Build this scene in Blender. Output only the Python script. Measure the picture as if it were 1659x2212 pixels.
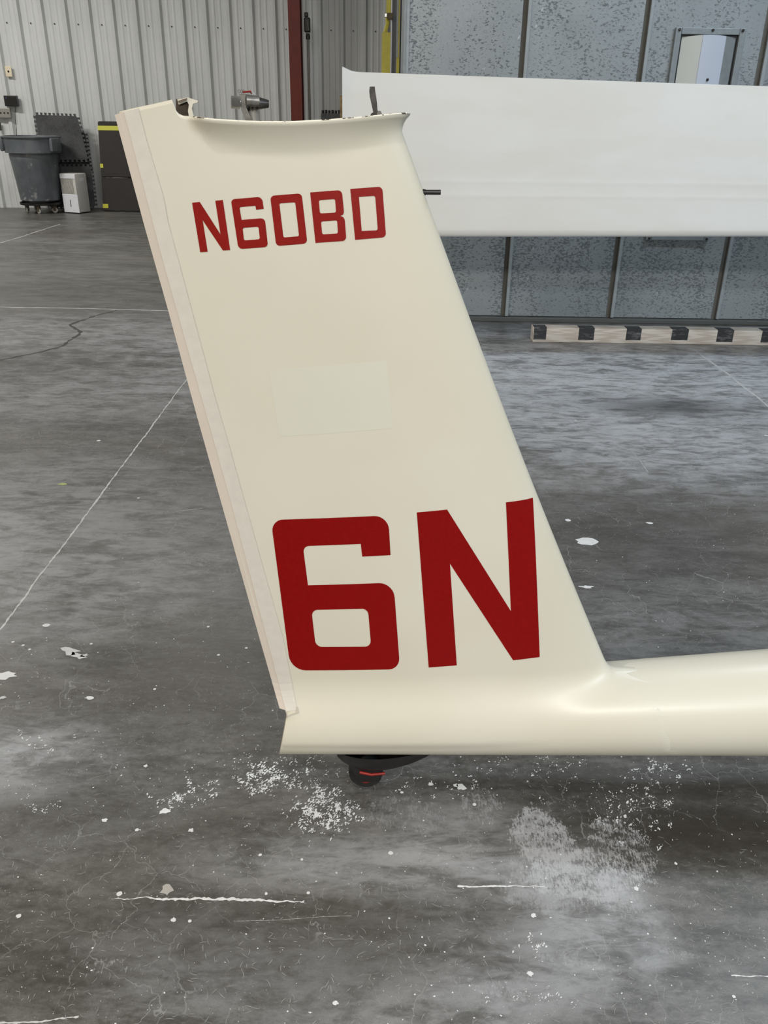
import bpy, bmesh, math, random
import numpy as np
from mathutils import Vector, Matrix
from mathutils.bvhtree import BVHTree

for o in list(bpy.data.objects):
    bpy.data.objects.remove(o, do_unlink=True)
SC = bpy.context.scene
COL = SC.collection
R = math.radians

# ------------------------------------------------------------------ camera
H = 1.27                      # eye height
F = 1787.0                    # focal length in pixels of the 1659 x 2212 frame
PITCH, ROLL = R(25.64), R(0.85)
r0 = Vector((1, 0, 0)); fwd = Vector((0, math.cos(PITCH), -math.sin(PITCH))); u0 = Vector((0, math.sin(PITCH), math.cos(PITCH)))
RX = math.cos(ROLL)*r0 + math.sin(ROLL)*u0
UP = -math.sin(ROLL)*r0 + math.cos(ROLL)*u0
EYE = Vector((0, 0, H))
cam = bpy.data.cameras.new('camera'); camo = bpy.data.objects.new('camera', cam); COL.objects.link(camo)
cam.sensor_fit = 'HORIZONTAL'; cam.sensor_width = 36; cam.lens = 36*F/1659
cam.clip_start = 0.02; cam.clip_end = 100
camo.matrix_world = Matrix.Translation(EYE) @ Matrix((RX, UP, -fwd)).transposed().to_4x4()
SC.camera = camo

# ------------------------------------------------------------------ world, exposure, big lights
world = bpy.data.worlds.new('world'); SC.world = world; world.use_nodes = True
world.node_tree.nodes['Background'].inputs[0].default_value = (0.8, 0.9, 1.0, 1)
world.node_tree.nodes['Background'].inputs[1].default_value = 0.3
SC.view_settings.view_transform = 'Standard'
SC.view_settings.look = 'None'
SC.view_settings.gamma = 1
SC.view_settings.use_curve_mapping = False
SC.view_settings.exposure = -0.05

def area(name, loc, sx, sy, power, col, rot=(0, 0, 0)):
    l = bpy.data.lights.new(name, 'AREA'); l.shape = 'RECTANGLE'; l.size = sx; l.size_y = sy
    l.energy = power; l.color = col
    o = bpy.data.objects.new(name, l); COL.objects.link(o); o.location = loc; o.rotation_euler = rot
    return o
COOL = (0.74, 0.88, 1.0); WARM = (1.0, 0.82, 0.60); NEUT = (1.0, 0.97, 0.92)
area('high_bay_and_fill_light', (2.8, 3.4, 4.6), 1.6, 0.4, 95, COOL)
area('high_bay_and_fill_light', (-0.5, -0.4, 4.7), 0.5, 0.2, 48, NEUT)
area('high_bay_and_fill_light', (-6.3, 8.6, 4.7), 2.0, 0.5, 275, NEUT)
area('high_bay_and_fill_light', (-1.9, 8.2, 4.7), 1.6, 0.4, 80, NEUT)  # added fill for the back wall, where the left lamp falls off
area('high_bay_and_fill_light', (-3.6, 2.0, 4.7), 2.4, 0.5, 40, WARM)
area('high_bay_and_fill_light', (0.4, -3.6, 3.5), 3.0, 0.6, 300, NEUT, (R(12), 0, 0))
area('high_bay_and_fill_light', (4.2, -2.4, 3.9), 3.0, 0.6, 260, COOL)
area('high_bay_and_fill_light', (-5.0, -3.5, 4.5), 3.0, 0.6, 250, WARM)

# ------------------------------------------------------------------ helpers
def ray(px, py):
    return (float(px-829.5)*RX - float(py-1106)*UP + F*fwd).normalized()
def P(px, py, Y):             # the point of the vertical plane at depth Y
    d = ray(px, py); return EYE + d*float(Y/d.y)
def G(px, py, z=0.0):         # the point of the floor
    d = ray(px, py); return EYE + d*((z-H)/d.z)

def link(o, parent=None):
    COL.objects.link(o)
    if parent is not None:
        o.parent = parent
        o.matrix_parent_inverse = Matrix.Translation(-parent.location) if parent.type == 'EMPTY' and not parent.parent else Matrix.Identity(4)
    return o
def tag(o, label=None, cat=None, group=None, kind=None):
    if label: o['label'] = label
    if cat: o['category'] = cat
    if group: o['group'] = group
    if kind: o['kind'] = kind
    return o
def thing(name, loc, label, cat, group=None):
    o = bpy.data.objects.new(name, None); COL.objects.link(o); o.location = loc; o.empty_display_size = .1
    return tag(o, label, cat, group)
def obj(name, bm, mat, parent=None, smooth=None, label=None):
    me = bpy.data.meshes.new(name)
    if isinstance(bm, bmesh.types.BMesh):
        bm.to_mesh(me); bm.free()
    else:
        me.from_pydata(bm[0], [], bm[1]); me.update()
    me.materials.append(mat)
    if smooth is not None:
        for p in me.polygons: p.use_smooth = True
        if smooth < 180: me.set_sharp_from_angle(angle=R(smooth))
    o = bpy.data.objects.new(name, me); link(o, parent)
    if label: o['label'] = label
    return o
def box(bm, x0, x1, y0, y1, z0, z1, M=None, bev=0):
    vs = [bm.verts.new((x, y, z)) for x in (x0, x1) for y in (y0, y1) for z in (z0, z1)]
    fs = [bm.faces.new([vs[i] for i in f]) for f in ((0,1,3,2),(4,6,7,5),(0,4,5,1),(2,3,7,6),(0,2,6,4),(1,5,7,3))]
    if bev: 
        es = list({e for f in fs for e in f.edges})
        r = bmesh.ops.bevel(bm, geom=es, offset=bev, segments=2, affect='EDGES', profile=.5)
        vs = list({v for f in r['faces'] for v in f.verts} | {v for v in vs if v.is_valid})
    if M is not None: bmesh.ops.transform(bm, matrix=M, verts=vs)
    return vs
def hexa(bm, pts):            # eight corners: 0-3 front loop, 4-7 back loop
    vs = [bm.verts.new(p) for p in pts]
    for f in ((0,1,2,3),(7,6,5,4),(0,4,5,1),(1,5,6,2),(2,6,7,3),(3,7,4,0)): bm.faces.new([vs[i] for i in f])
    return vs
def tube(bm, pts, rad, seg=10, cap=True):
    pts = [Vector(p) for p in pts]
    rads = rad if isinstance(rad, (list, tuple)) else [rad]*len(pts)
    rings = []; ref = None
    for i, p in enumerate(pts):
        t = (pts[min(i+1, len(pts)-1)] - pts[max(i-1, 0)]).normalized()
        if ref is None: ref = t.orthogonal().normalized()
        ref = (ref - t*ref.dot(t)).normalized(); b = t.cross(ref)
        rings.append([bm.verts.new(p + (ref*math.cos(a)+b*math.sin(a))*rads[i]) for a in [2*math.pi*k/seg for k in range(seg)]])
    for a, b in zip(rings, rings[1:]):
        for k in range(seg): bm.faces.new((a[k], a[(k+1) % seg], b[(k+1) % seg], b[k]))
    if cap: bm.faces.new(rings[0][::-1]); bm.faces.new(rings[-1])
def lathe(bm, prof, c=(0, 0, 0), seg=32, M=None):
    rings = []
    for r_, z in prof:
        ring = []
        for k in range(seg):
            a = 2*math.pi*k/seg; v = Vector((r_*math.cos(a), r_*math.sin(a), z))
            if M is not None: v = M @ v
            ring.append(bm.verts.new(v + Vector(c)))
        rings.append(ring)
    for a, b in zip(rings, rings[1:]):
        for k in range(seg): bm.faces.new((a[k], a[(k+1) % seg], b[(k+1) % seg], b[k]))
    bm.faces.new(rings[0][::-1]); bm.faces.new(rings[-1])
def prism(bm, loop, off):     # extrude a closed 3-D loop along off
    a = [bm.verts.new(p) for p in loop]; b = [bm.verts.new(Vector(p)+Vector(off)) for p in loop]
    n = len(a)
    fa = bm.faces.new(a); fb = bm.faces.new(b[::-1])
    for i in range(n): bm.faces.new((a[i], b[i], b[(i+1) % n], a[(i+1) % n]))
    fa.normal_update(); fb.normal_update(); bmesh.ops.triangulate(bm, faces=[fa, fb], ngon_method='EAR_CLIP')
def B(): return bmesh.new()

# ------------------------------------------------------------------ materials
def srgb(r, g, b):
    f = lambda c: ((c/255+.055)/1.055)**2.4 if c/255 > .04045 else c/255/12.92
    return (f(r), f(g), f(b), 1)
class NT:
    def __init__(s, name, rough=.5, metal=0.0, coat=0.0):
        s.m = bpy.data.materials.new(name); s.m.use_nodes = True; s.t = s.m.node_tree; s.n = s.t.nodes
        s.p = s.n['Principled BSDF']; s.p.inputs['Roughness'].default_value = rough; s.p.inputs['Metallic'].default_value = metal
        s.p.inputs['Coat Weight'].default_value = coat
        s.tc = s.n.new('ShaderNodeTexCoord')
    def put(s, sock, v):
        if isinstance(v, bpy.types.NodeSocket): s.t.links.new(v, sock)
        else: sock.default_value = v
    def map(s, scale=(1, 1, 1), rot=(0, 0, 0), loc=(0, 0, 0), src=None):
        n = s.n.new('ShaderNodeMapping'); s.put(n.inputs[0], src if src else s.tc.outputs['Object'])
        n.inputs['Location'].default_value = loc; n.inputs['Rotation'].default_value = rot; n.inputs['Scale'].default_value = scale
        return n.outputs[0]
    def noise(s, vec, scale=5, detail=4, rough=.55, dist=0):
        n = s.n.new('ShaderNodeTexNoise'); s.put(n.inputs['Vector'], vec); n.inputs['Scale'].default_value = scale
        n.inputs['Detail'].default_value = detail; n.inputs['Roughness'].default_value = rough; n.inputs['Distortion'].default_value = dist
        return n.outputs[0]
    def vor(s, vec, scale=5, feature='F1', rnd=1):
        n = s.n.new('ShaderNodeTexVoronoi'); n.feature = feature; s.put(n.inputs['Vector'], vec); n.inputs['Scale'].default_value = scale
        n.inputs['Randomness'].default_value = rnd
        return n.outputs['Distance']
    def wave(s, vec, scale=5, dist=2, detail=2):
        n = s.n.new('ShaderNodeTexWave'); s.put(n.inputs['Vector'], vec); n.inputs['Scale'].default_value = scale
        n.inputs['Distortion'].default_value = dist; n.inputs['Detail'].default_value = detail
        return n.outputs['Fac']
    def ramp(s, v, a, b, lo=0.0, hi=1.0):
        n = s.n.new('ShaderNodeMapRange'); n.interpolation_type = 'SMOOTHSTEP'; s.put(n.inputs[0], v)
        n.inputs[1].default_value = a; n.inputs[2].default_value = b; n.inputs[3].default_value = lo; n.inputs[4].default_value = hi
        return n.outputs[0]
    def math(s, op, a, b=0.0):
        n = s.n.new('ShaderNodeMath'); n.operation = op; s.put(n.inputs[0], a); s.put(n.inputs[1], b); return n.outputs[0]
    def mix(s, f, a, b):
        n = s.n.new('ShaderNodeMix'); n.data_type = 'RGBA'; s.put(n.inputs[0], f); s.put(n.inputs[6], a); s.put(n.inputs[7], b); return n.outputs[2]
    def ell(s, c, rx, ry, ang=0, soft=.35, warp=None):     # soft elliptical patch on the floor
        v = s.n.new('ShaderNodeMapping'); v.vector_type = 'TEXTURE'
        s.put(v.inputs[0], s.tc.outputs['Object']); v.inputs['Location'].default_value = (c[0], c[1], 0)
        v.inputs['Rotation'].default_value = (0, 0, ang); v.inputs['Scale'].default_value = (rx, ry, 1)
        l = s.n.new('ShaderNodeVectorMath'); l.operation = 'LENGTH'; s.put(l.inputs[0], v.outputs[0])
        d = l.outputs['Value']
        if warp is not None: d = s.math('ADD', d, warp)
        return s.ramp(d, 1-soft, 1+soft, 1, 0)
    def bump(s, h, strength=.2, dist=.01):
        n = s.n.new('ShaderNodeBump'); s.put(n.inputs['Height'], h); n.inputs['Strength'].default_value = strength; n.inputs['Distance'].default_value = dist
        s.t.links.new(n.outputs[0], s.p.inputs['Normal'])
    def col(s, c): s.put(s.p.inputs['Base Color'], c)
    def rgh(s, c): s.put(s.p.inputs['Roughness'], c)

def plain(name, rgb, rough=.5, metal=0, var=.12, scale=12, coat=0, bump=0):
    m = NT(name, rough, metal, coat); c = srgb(*rgb)
    d = tuple(x*(1-var) for x in c[:3])+(1,)
    n = m.noise(m.map(), scale, 5, .6)
    m.col(m.mix(m.ramp(n, .3, .7), d, c))
    if bump: m.bump(n, bump, .005)
    return m.m

# glossy cream gelcoat
m = NT('cream_gelcoat', .42, 0, .2); m.p.inputs['Coat Roughness'].default_value = .24
n1 = m.noise(m.map(), 2.2, 3); n2 = m.noise(m.map(), 9, 4)
c = m.mix(m.ramp(n1, .35, .65), srgb(203, 198, 182), srgb(207, 203, 189))
grime = m.math('MULTIPLY', m.ramp(m.noise(m.map((6, 6, 40)), 3, 6, .7), .66, .8), .12)
m.col(m.mix(grime, c, srgb(150, 137, 110))); m.bump(m.noise(m.map(), 28, 2), .02, .002)
CREAM = m.m
m = NT('white_gelcoat', .5, 0, .08); m.p.inputs['Coat Roughness'].default_value = .25
m.col(m.mix(m.ramp(m.noise(m.map((.5, 1, 1.5)), 3, 3), .35, .65), srgb(237, 235, 230), srgb(241, 241, 239))); m.bump(m.noise(m.map(), 4, 1), .015, .01)
WINGM = m.m
GHOST = plain('faded_decal_ghost', (205, 203, 190), .36, 0, .01)
REDP = NT('red_vinyl', .4, 0, 0); REDP.p.inputs['Specular IOR Level'].default_value = .2
REDP.col(REDP.mix(REDP.ramp(REDP.noise(REDP.map(), 160, 3), .3, .7), srgb(122, 2, 2), srgb(128, 5, 4))); REDP = REDP.m
REDS = NT('red_vinyl_small', .36, 0, 0); REDS.p.inputs['Specular IOR Level'].default_value = .3
REDS.col(REDS.mix(REDS.ramp(REDS.noise(REDS.map(), 160, 3), .3, .7), srgb(128, 14, 9), srgb(134, 18, 12))); REDS = REDS.m
TAPE = plain('white_cloth_tape', (204, 199, 190), .5, 0, .05, 60, bump=.05)
SEAL = plain('pinkish_seal', (206, 196, 185), .5, 0, .04, 8)
RIB = plain('raw_edge', (150, 130, 95), .8, 0, .5, 60)
INNER = plain('brown_interior', (70, 60, 48), .8, 0, .5, 30)
STEEL = plain('oily_steel', (150, 148, 144), .38, .75, .5, 60)
DSTEEL = plain('dark_steel', (84, 80, 78), .38, .6, .6, 50)
BSTEEL = plain('bright_steel', (185, 185, 182), .25, .9, .2, 50)
BLACK = plain('black_rubber', (30, 29, 28), .55, 0, .4, 40, bump=.2)
BLKSAT = plain('black_plastic', (28, 26, 26), .35, 0, .3, 10)
REDM = plain('red_enamel', (150, 30, 20), .5, 0, .3, 30)

# ------------------------------------------------------------------ floor material
m = NT('concrete_floor', .4); t = m
big = m.noise(m.map((.55, 1.5, 1)), 1.1, 6, .62, .4)
mid = m.noise(m.map((1, 2.4, 1), (0, 0, .12)), 4.5, 8, .68, .5)
fine = m.noise(m.map((1, 1.3, 1)), 55, 6, .7)
grit = m.noise(m.map(), 380, 3, .7)
m16 = m.noise(m.map((.75, 2.2, 1), (0, 0, -.15)), 15, 8, .75, .8); m40 = m.noise(m.map((1, 1.6, 1), (0, 0, .5)), 46, 8, .8, .6)
v = m.math('ADD', m.math('MULTIPLY', big, .24), m.math('MULTIPLY', mid, .26)); v = m.math('ADD', v, m.math('MULTIPLY', m16, .22)); v = m.math('ADD', v, m.math('MULTIPLY', m40, .16)); v = m.math('ADD', v, m.math('MULTIPLY', fine, .12))
base = m.mix(m.ramp(v, .41, .60), srgb(65, 63, 59), srgb(121, 120, 118))
base = m.mix(m.math('MULTIPLY', m.ramp(m40, .56, .72), .35), base, srgb(150, 150, 149))
base = m.mix(m.math('MULTIPLY', m.ramp(m.noise(m.map((1, 1, 1), (0, 0, 0), (5, 3, 0)), .9, 4), .5, .72), .45), base, srgb(76, 68, 59))
base = m.mix(m.math('MULTIPLY', m.ramp(grit, .38, .62), .22), base, srgb(46, 44, 41))
def fl(px, py): g = G(px, py); return (g.x, g.y)
wv = m.math('MULTIPLY', m.math('SUBTRACT', m.noise(m.map(), 9, 5, .65), .5), 1.3)
# soft dusty light areas; the far right ones also paint in the cool light
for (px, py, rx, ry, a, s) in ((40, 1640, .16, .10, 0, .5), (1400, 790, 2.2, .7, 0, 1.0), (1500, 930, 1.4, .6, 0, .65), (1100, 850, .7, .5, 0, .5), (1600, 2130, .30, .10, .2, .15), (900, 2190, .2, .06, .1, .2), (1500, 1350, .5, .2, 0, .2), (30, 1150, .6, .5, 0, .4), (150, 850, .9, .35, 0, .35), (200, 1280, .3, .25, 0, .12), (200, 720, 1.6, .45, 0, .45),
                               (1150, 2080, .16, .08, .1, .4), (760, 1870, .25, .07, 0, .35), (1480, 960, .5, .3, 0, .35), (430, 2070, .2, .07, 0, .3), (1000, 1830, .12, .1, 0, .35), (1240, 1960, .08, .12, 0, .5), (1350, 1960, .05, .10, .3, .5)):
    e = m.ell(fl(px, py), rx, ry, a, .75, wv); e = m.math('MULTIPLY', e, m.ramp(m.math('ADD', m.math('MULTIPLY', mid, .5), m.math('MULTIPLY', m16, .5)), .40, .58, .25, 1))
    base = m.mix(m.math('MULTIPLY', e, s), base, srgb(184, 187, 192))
for (px, py, rx, ry, s) in ((1540, 1790, .34, .08, .85), (1500, 1690, .4, .04, .5), (1300, 1160, .45, .3, .35), (1350, 1330, .4, .18, .3), (1440, 880, .3, .12, .6), (700, 2050, .5, .1, .3), (300, 2050, .4, .1, .25), (420, 1470, .3, .2, .3), (1100, 1700, .3, .05, .4), (300, 1100, .35, .3, .2), (260, 1780, .35, .12, .35), (640, 1990, .4, .08, .2)):  # dark brown areas; those beside the boom at right paint its floor shadow deeper
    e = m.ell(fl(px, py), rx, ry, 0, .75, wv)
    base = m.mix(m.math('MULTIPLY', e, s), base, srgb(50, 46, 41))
# abraded white patches with a diagonal brushed grain
streak = m.noise(m.map((14, 3.6, 1), (0, 0, R(-28))), 20, 6, .75, .5)
blot = m.noise(m.map(), 38, 8, .8)
st = m.math('ADD', m.math('MULTIPLY', streak, .5), m.math('MULTIPLY', blot, .5))
for (px, py, rx, ry, a, th, s) in ((1175, 1815, .075, .10, .2, .45, .85), (1335, 1845, .085, .11, -.1, .49, .8), (1250, 1890, .13, .07, 0, .47, .85), (1345, 1930, .05, .07, 0, .49, .5), (1330, 1750, .16, .06, 0, .56, .7), (1180, 1900, .09, .09, 0, .44, .35), (880, 1760, .12, .06, 0, .50, .3), (1040, 1740, .06, .06, 0, .49, .4),
                              (620, 1665, .09, .03, .05, .575, .9), (700, 1755, .08, .045, 0, .565, .95), (400, 1720, .1, .05, .2, .61, .8), (1170, 1660, .14, .05, 0, .60, .5), (960, 1700, .16, .04, 0, .60, .6), (70, 1745, .06, .03, 0, .58, .5),
                              (225, 2085, .10, .02, 0, .53, .6), (1080, 2140, .12, .012, -.25, .49, .35), (1250, 2080, .1, .01, -.2, .49, .35), (1470, 2060, .05, .008, -.2, .49, .35), (1495, 990, .08, .05, 0, .45, .4)):
    e = m.ell(fl(px, py), rx, ry, a, .35, wv)
    q = m.math('ADD', st, m.math('MULTIPLY', m.math('SUBTRACT', e, 1), .3))
    base = m.mix(m.math('MULTIPLY', m.math('MULTIPLY', m.ramp(q, th-.01, th+.05), s), m.ramp(fine, .3, .62, .45, 1)), base, srgb(168, 169, 172))
# hairline crazing and scattered specks
wr = m.n.new('ShaderNodeTexNoise'); m.put(wr.inputs['Vector'], m.map()); wr.inputs['Scale'].default_value = 14; wr.inputs['Detail'].default_value = 4
av = m.n.new('ShaderNodeVectorMath'); av.operation = 'MULTIPLY_ADD'; m.put(av.inputs[0], wr.outputs['Color']); av.inputs[1].default_value = (.09, .09, .0); m.put(av.inputs[2], m.map())
ce = m.vor(av.outputs[0], 8.5, 'DISTANCE_TO_EDGE')
cr = m.math('MULTIPLY', m.ramp(ce, .001, .008, 1, 0), m.ramp(m.noise(m.map(), 3.5, 4), .44, .58))
base = m.mix(m.math('MULTIPLY', cr, .5), base, srgb(150, 150, 148))
sp = m.vor(m.map(), 75); sm = m.ramp(m.noise(m.map(), 5, 4), .45, .65, .03, .11)
spk = m.math('LESS_THAN', sp, sm)
base = m.mix(m.math('MULTIPLY', spk, .5), base, srgb(205, 206, 206))
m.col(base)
m.rgh(m.ramp(v, .40, .62, .34, .55))
m.p.inputs['Specular IOR Level'].default_value = .4
m.bump(m.math('ADD', m.math('MULTIPLY', fine, .6), m.math('MULTIPLY', grit, .4)), .12, .004)
FLOOR = m.m

# corrugated painted steel
m = NT('white_corrugated_steel', .38)
st_ = m.noise(m.map((1, 1, .5)), 1.2, 3)
c = m.mix(m.ramp(st_, .35, .65), srgb(196, 199, 199), srgb(208, 211, 211))
low = m.ramp(m.noise(m.map((2, 2, 1.2)), 2, 5), .45, .7, 0, .18)
m.col(m.mix(low, c, srgb(165, 168, 168))); CORR = m.m
# galvanised steel with dark oxide flecks
m = NT('galvanised_steel', .48, .25)
wz = m.n.new('ShaderNodeTexNoise'); m.put(wz.inputs['Vector'], m.map()); wz.inputs['Scale'].default_value = 26; wz.inputs['Detail'].default_value = 3
av = m.n.new('ShaderNodeVectorMath'); av.operation = 'MULTIPLY_ADD'; m.put(av.inputs[0], wz.outputs['Color']); av.inputs[1].default_value = (.05, .05, .05); m.put(av.inputs[2], m.map())
bn = m.noise(m.map((1, 1, 1.9), (0, R(25), 0)), 58, 2, .5, .5)
clm = m.noise(m.map((1.9, 1, .55)), 2.3, 4, .6)
fle = m.ramp(m.math('ADD', bn, m.math('MULTIPLY', clm, .62)), .865, .935)
c = m.mix(m.ramp(m.noise(m.map(), 1.3, 5), .3, .7), srgb(146, 153, 157), srgb(166, 172, 176))
c = m.mix(m.math('MULTIPLY', m.ramp(m.noise(m.map(), 70, 4, .7), .4, .65), .18), c, srgb(120, 128, 133))
c = m.mix(m.math('MULTIPLY', fle, .60), c, srgb(80, 86, 91))
c = m.mix(m.math('MULTIPLY', m.ramp(m.noise(m.map((1, 1, .5)), 45, 2, .5), .72, .76), .7), c, srgb(205, 210, 212))
m.col(c); m.rgh(m.ramp(fle, 0, 1, .42, .6)); GALV = m.m
GALVL = plain('light_galvanised', (166, 173, 177), .4, .1, .12, 20)
GALVP = plain('plain_galvanised', (150, 157, 161), .45, .2, .15, 20)
GAP = plain('dark_gap', (112, 110, 104), .8)
# painted beam
m = NT('whitewashed_timber', .6)
g = m.wave(m.map((.25, 6, 10)), 6, 9, 4)
m.col(m.mix(m.ramp(g, .1, .9, 0, .55), srgb(226, 220, 213), srgb(186, 172, 160))); m.bump(g, .2, .003); TIMBER = m.m
m = NT('worn_black_paint', .5)
m.col(m.mix(m.ramp(m.noise(m.map((1, 3, 3)), 14, 6, .7), .48, .68), srgb(52, 54, 58), srgb(120, 122, 124))); BLKP = m.m
REDCOL = plain('red_oxide_steel', (104, 28, 15), .55, 0, .25, 8)
YEL = plain('yellow_paint', (205, 196, 70), .5, 0, .2, 9)
YELT = plain('yellow_tape', (200, 200, 62), .5, 0, .1, 9)
m = NT('grey_bin_plastic', .45)
base = m.mix(m.ramp(m.noise(m.map((1, 1, .6)), 5, 5), .35, .7), srgb(78, 83, 88), srgb(98, 103, 108))
m.col(m.mix(m.ramp(m.noise(m.map(), 6, 7, .75), .57, .68, 0, .5), base, srgb(190, 188, 182))); BINM = m.m
m = NT('crumb_rubber', .75)
s_ = m.noise(m.map(), 90, 4, .8); b_ = m.noise(m.map(), 5, 5)
c = m.mix(m.ramp(b_, .3, .7), srgb(42, 43, 45), srgb(68, 69, 71)); m.col(m.mix(m.ramp(s_, .45, .8, 0, .4), c, srgb(130, 132, 134))); m.bump(s_, .4, .006); MATM = m.m
PADM = plain('dark_vinyl_pad', (36, 31, 28), .7, 0, .25, 20)
WHTP = plain('white_plastic', (220, 221, 228), .4, 0, .03)
GRYP = plain('warm_grey_plastic', (196, 194, 190), .45, 0, .04)
GRIL = plain('grey_grille', (140, 138, 133), .6)
IVORY = plain('ivory_plastic', (226, 214, 188), .4)
GMETAL = plain('grey_outlet_metal', (150, 147, 140), .45, .3)
MUD = plain('muddy_steel', (112, 100, 84), .8, 0, .4, 30)
FIXW = plain('ivory_fixture', (205, 207, 200), .4, 0, .04, 3)
FIXB = plain('milky_diffuser', (205, 212, 228), .3, 0, .03, 3)
WALLP = plain('painted_sheet', (185, 185, 180), .6)

# ------------------------------------------------------------------ room
XL, XR, YB, YF0, ZC = -8.0, 8.0, 14.2, -7.0, 5.2
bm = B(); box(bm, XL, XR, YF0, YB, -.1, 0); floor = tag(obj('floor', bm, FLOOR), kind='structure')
bm = B(); box(bm, XL, XR, YF0, YB, ZC, ZC+.1); tag(obj('ceiling', bm, WALLP), kind='structure')
bm = B(); box(bm, XL-.1, XL, YF0, YB, 0, ZC); tag(obj('wall_left', bm, WALLP), kind='structure')
bm = B(); box(bm, XR, XR+.1, YF0, YB, 0, ZC); tag(obj('wall_far_right', bm, WALLP), kind='structure')
bm = B(); box(bm, XL, XR, YF0-.1, YF0, 0, ZC); tag(obj('wall_front', bm, WALLP), kind='structure')

# back wall: corrugated sheets, slightly turned
wb = bpy.data.objects.new('wall_back', None); COL.objects.link(wb); tag(wb, kind='structure')
WYAW = math.atan(.1); WY0 = 13.1
wb.location = (0, WY0, 0); wb.rotation_euler = (0, 0, WYAW)
PER = .3048; SHEET = 3*PER
prof1 = [(0, 0), (.008, 0), (.034, -.036), (.070, -.036), (.100, 0), (.146, 0), (.158, -.0045), (.174, -.0045), (.186, 0), (.228, 0), (.240, -.0045), (.256, -.0045), (.268, 0)]
def sheet_mesh():
    bm = B(); pr = [(k*PER+x, y) for k in range(3) for x, y in prof1] + [(SHEET+.0, 0)]
    for (xa, ya), (xb, yb) in zip(pr, pr[1:]):
        vs = [bm.verts.new(p) for p in ((xa, ya, 0), (xb, yb, 0), (xb, yb, ZC), (xa, ya, ZC))]; bm.faces.new(vs)
    bmesh.ops.remove_doubles(bm, verts=bm.verts, dist=1e-5)
    r = bmesh.ops.extrude_face_region(bm, geom=list(bm.faces)); bmesh.ops.translate(bm, vec=(0, .012, 0), verts=[e for e in r['geom'] if isinstance(e, bmesh.types.BMVert)])
    return bm
first = None
OFFX = -5.30
for i in range(-3, 9):
    if first is None: o = first = obj('wall_sheet', sheet_mesh(), CORR, wb); o.matrix_parent_inverse = Matrix.Identity(4)
    else:
        o = first.copy(); COL.objects.link(o); o.parent = wb
    o.location = (OFFX + i*SHEET, 0, 0)
bm = B(); lathe(bm, [(.009, 0), (.009, .004), (.004, .007)], seg=8, M=Matrix.Rotation(R(90), 3, 'X'))
s0 = None
for k in range(-2, 26):
    if s0 is None: o = s0 = obj('screw', bm, DSTEEL, wb); o.matrix_parent_inverse = Matrix.Identity(4)
    else: o = s0.copy(); COL.objects.link(o); o.parent = wb
    o.location = (OFFX + k*PER + .207, -.007, 2.30)

# booth wall (galvanised panels) on the right
BX0 = P(874, 150, 5.73).x; BY = 5.73
wr_ = bpy.data.objects.new('wall_right', None); COL.objects.link(wr_); tag(wr_, kind='structure')
seams = [P(1128, 166, BY).x, P(1386, 166, BY).x, P(1640, 166, BY).x]
pw = (seams[2]-seams[0])/2
xs = [BX0, seams[0]] + [seams[0]+pw*k for k in range(1, 10)]
bm = B(); box(bm, BX0+.02, XR-.01, BY+.012, BY+.10, 0, 4.3); obj('backing', bm, GAP, wr_)
bm = B(); box(bm, BX0+.02, BX0+.08, BY+.10, 11.6, 0, 4.3); obj('return_wall', bm, GALVP, wr_)
for i, (a, b) in enumerate(zip(xs, xs[1:])):
    b = min(b, XR-.02)
    if b-a < .1: break
    bm = B(); box(bm, a+.011, b-.026, BY, BY+.02, .035, 4.3); obj('panel', bm, GALV, wr_)
    bm = B(); box(bm, a+.002, a+.024, BY-.024, BY-.001, .035, 4.3, bev=.003); obj('seam_flange', bm, GALVL, wr_)
bm = B(); box(bm, BX0-.0, XR-.02, BY-.035, BY+.03, 0.0, .03, bev=.004); obj('sill_channel', bm, plain('sill_steel', (96, 98, 96), .6, .2), wr_)
# corner flange at the left edge
bm = B(); box(bm, BX0-.012, BX0+.006, BY-.03, BY+.10, .03, 4.3, bev=.002); obj('corner_flange', bm, GALVP, wr_)

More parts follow.
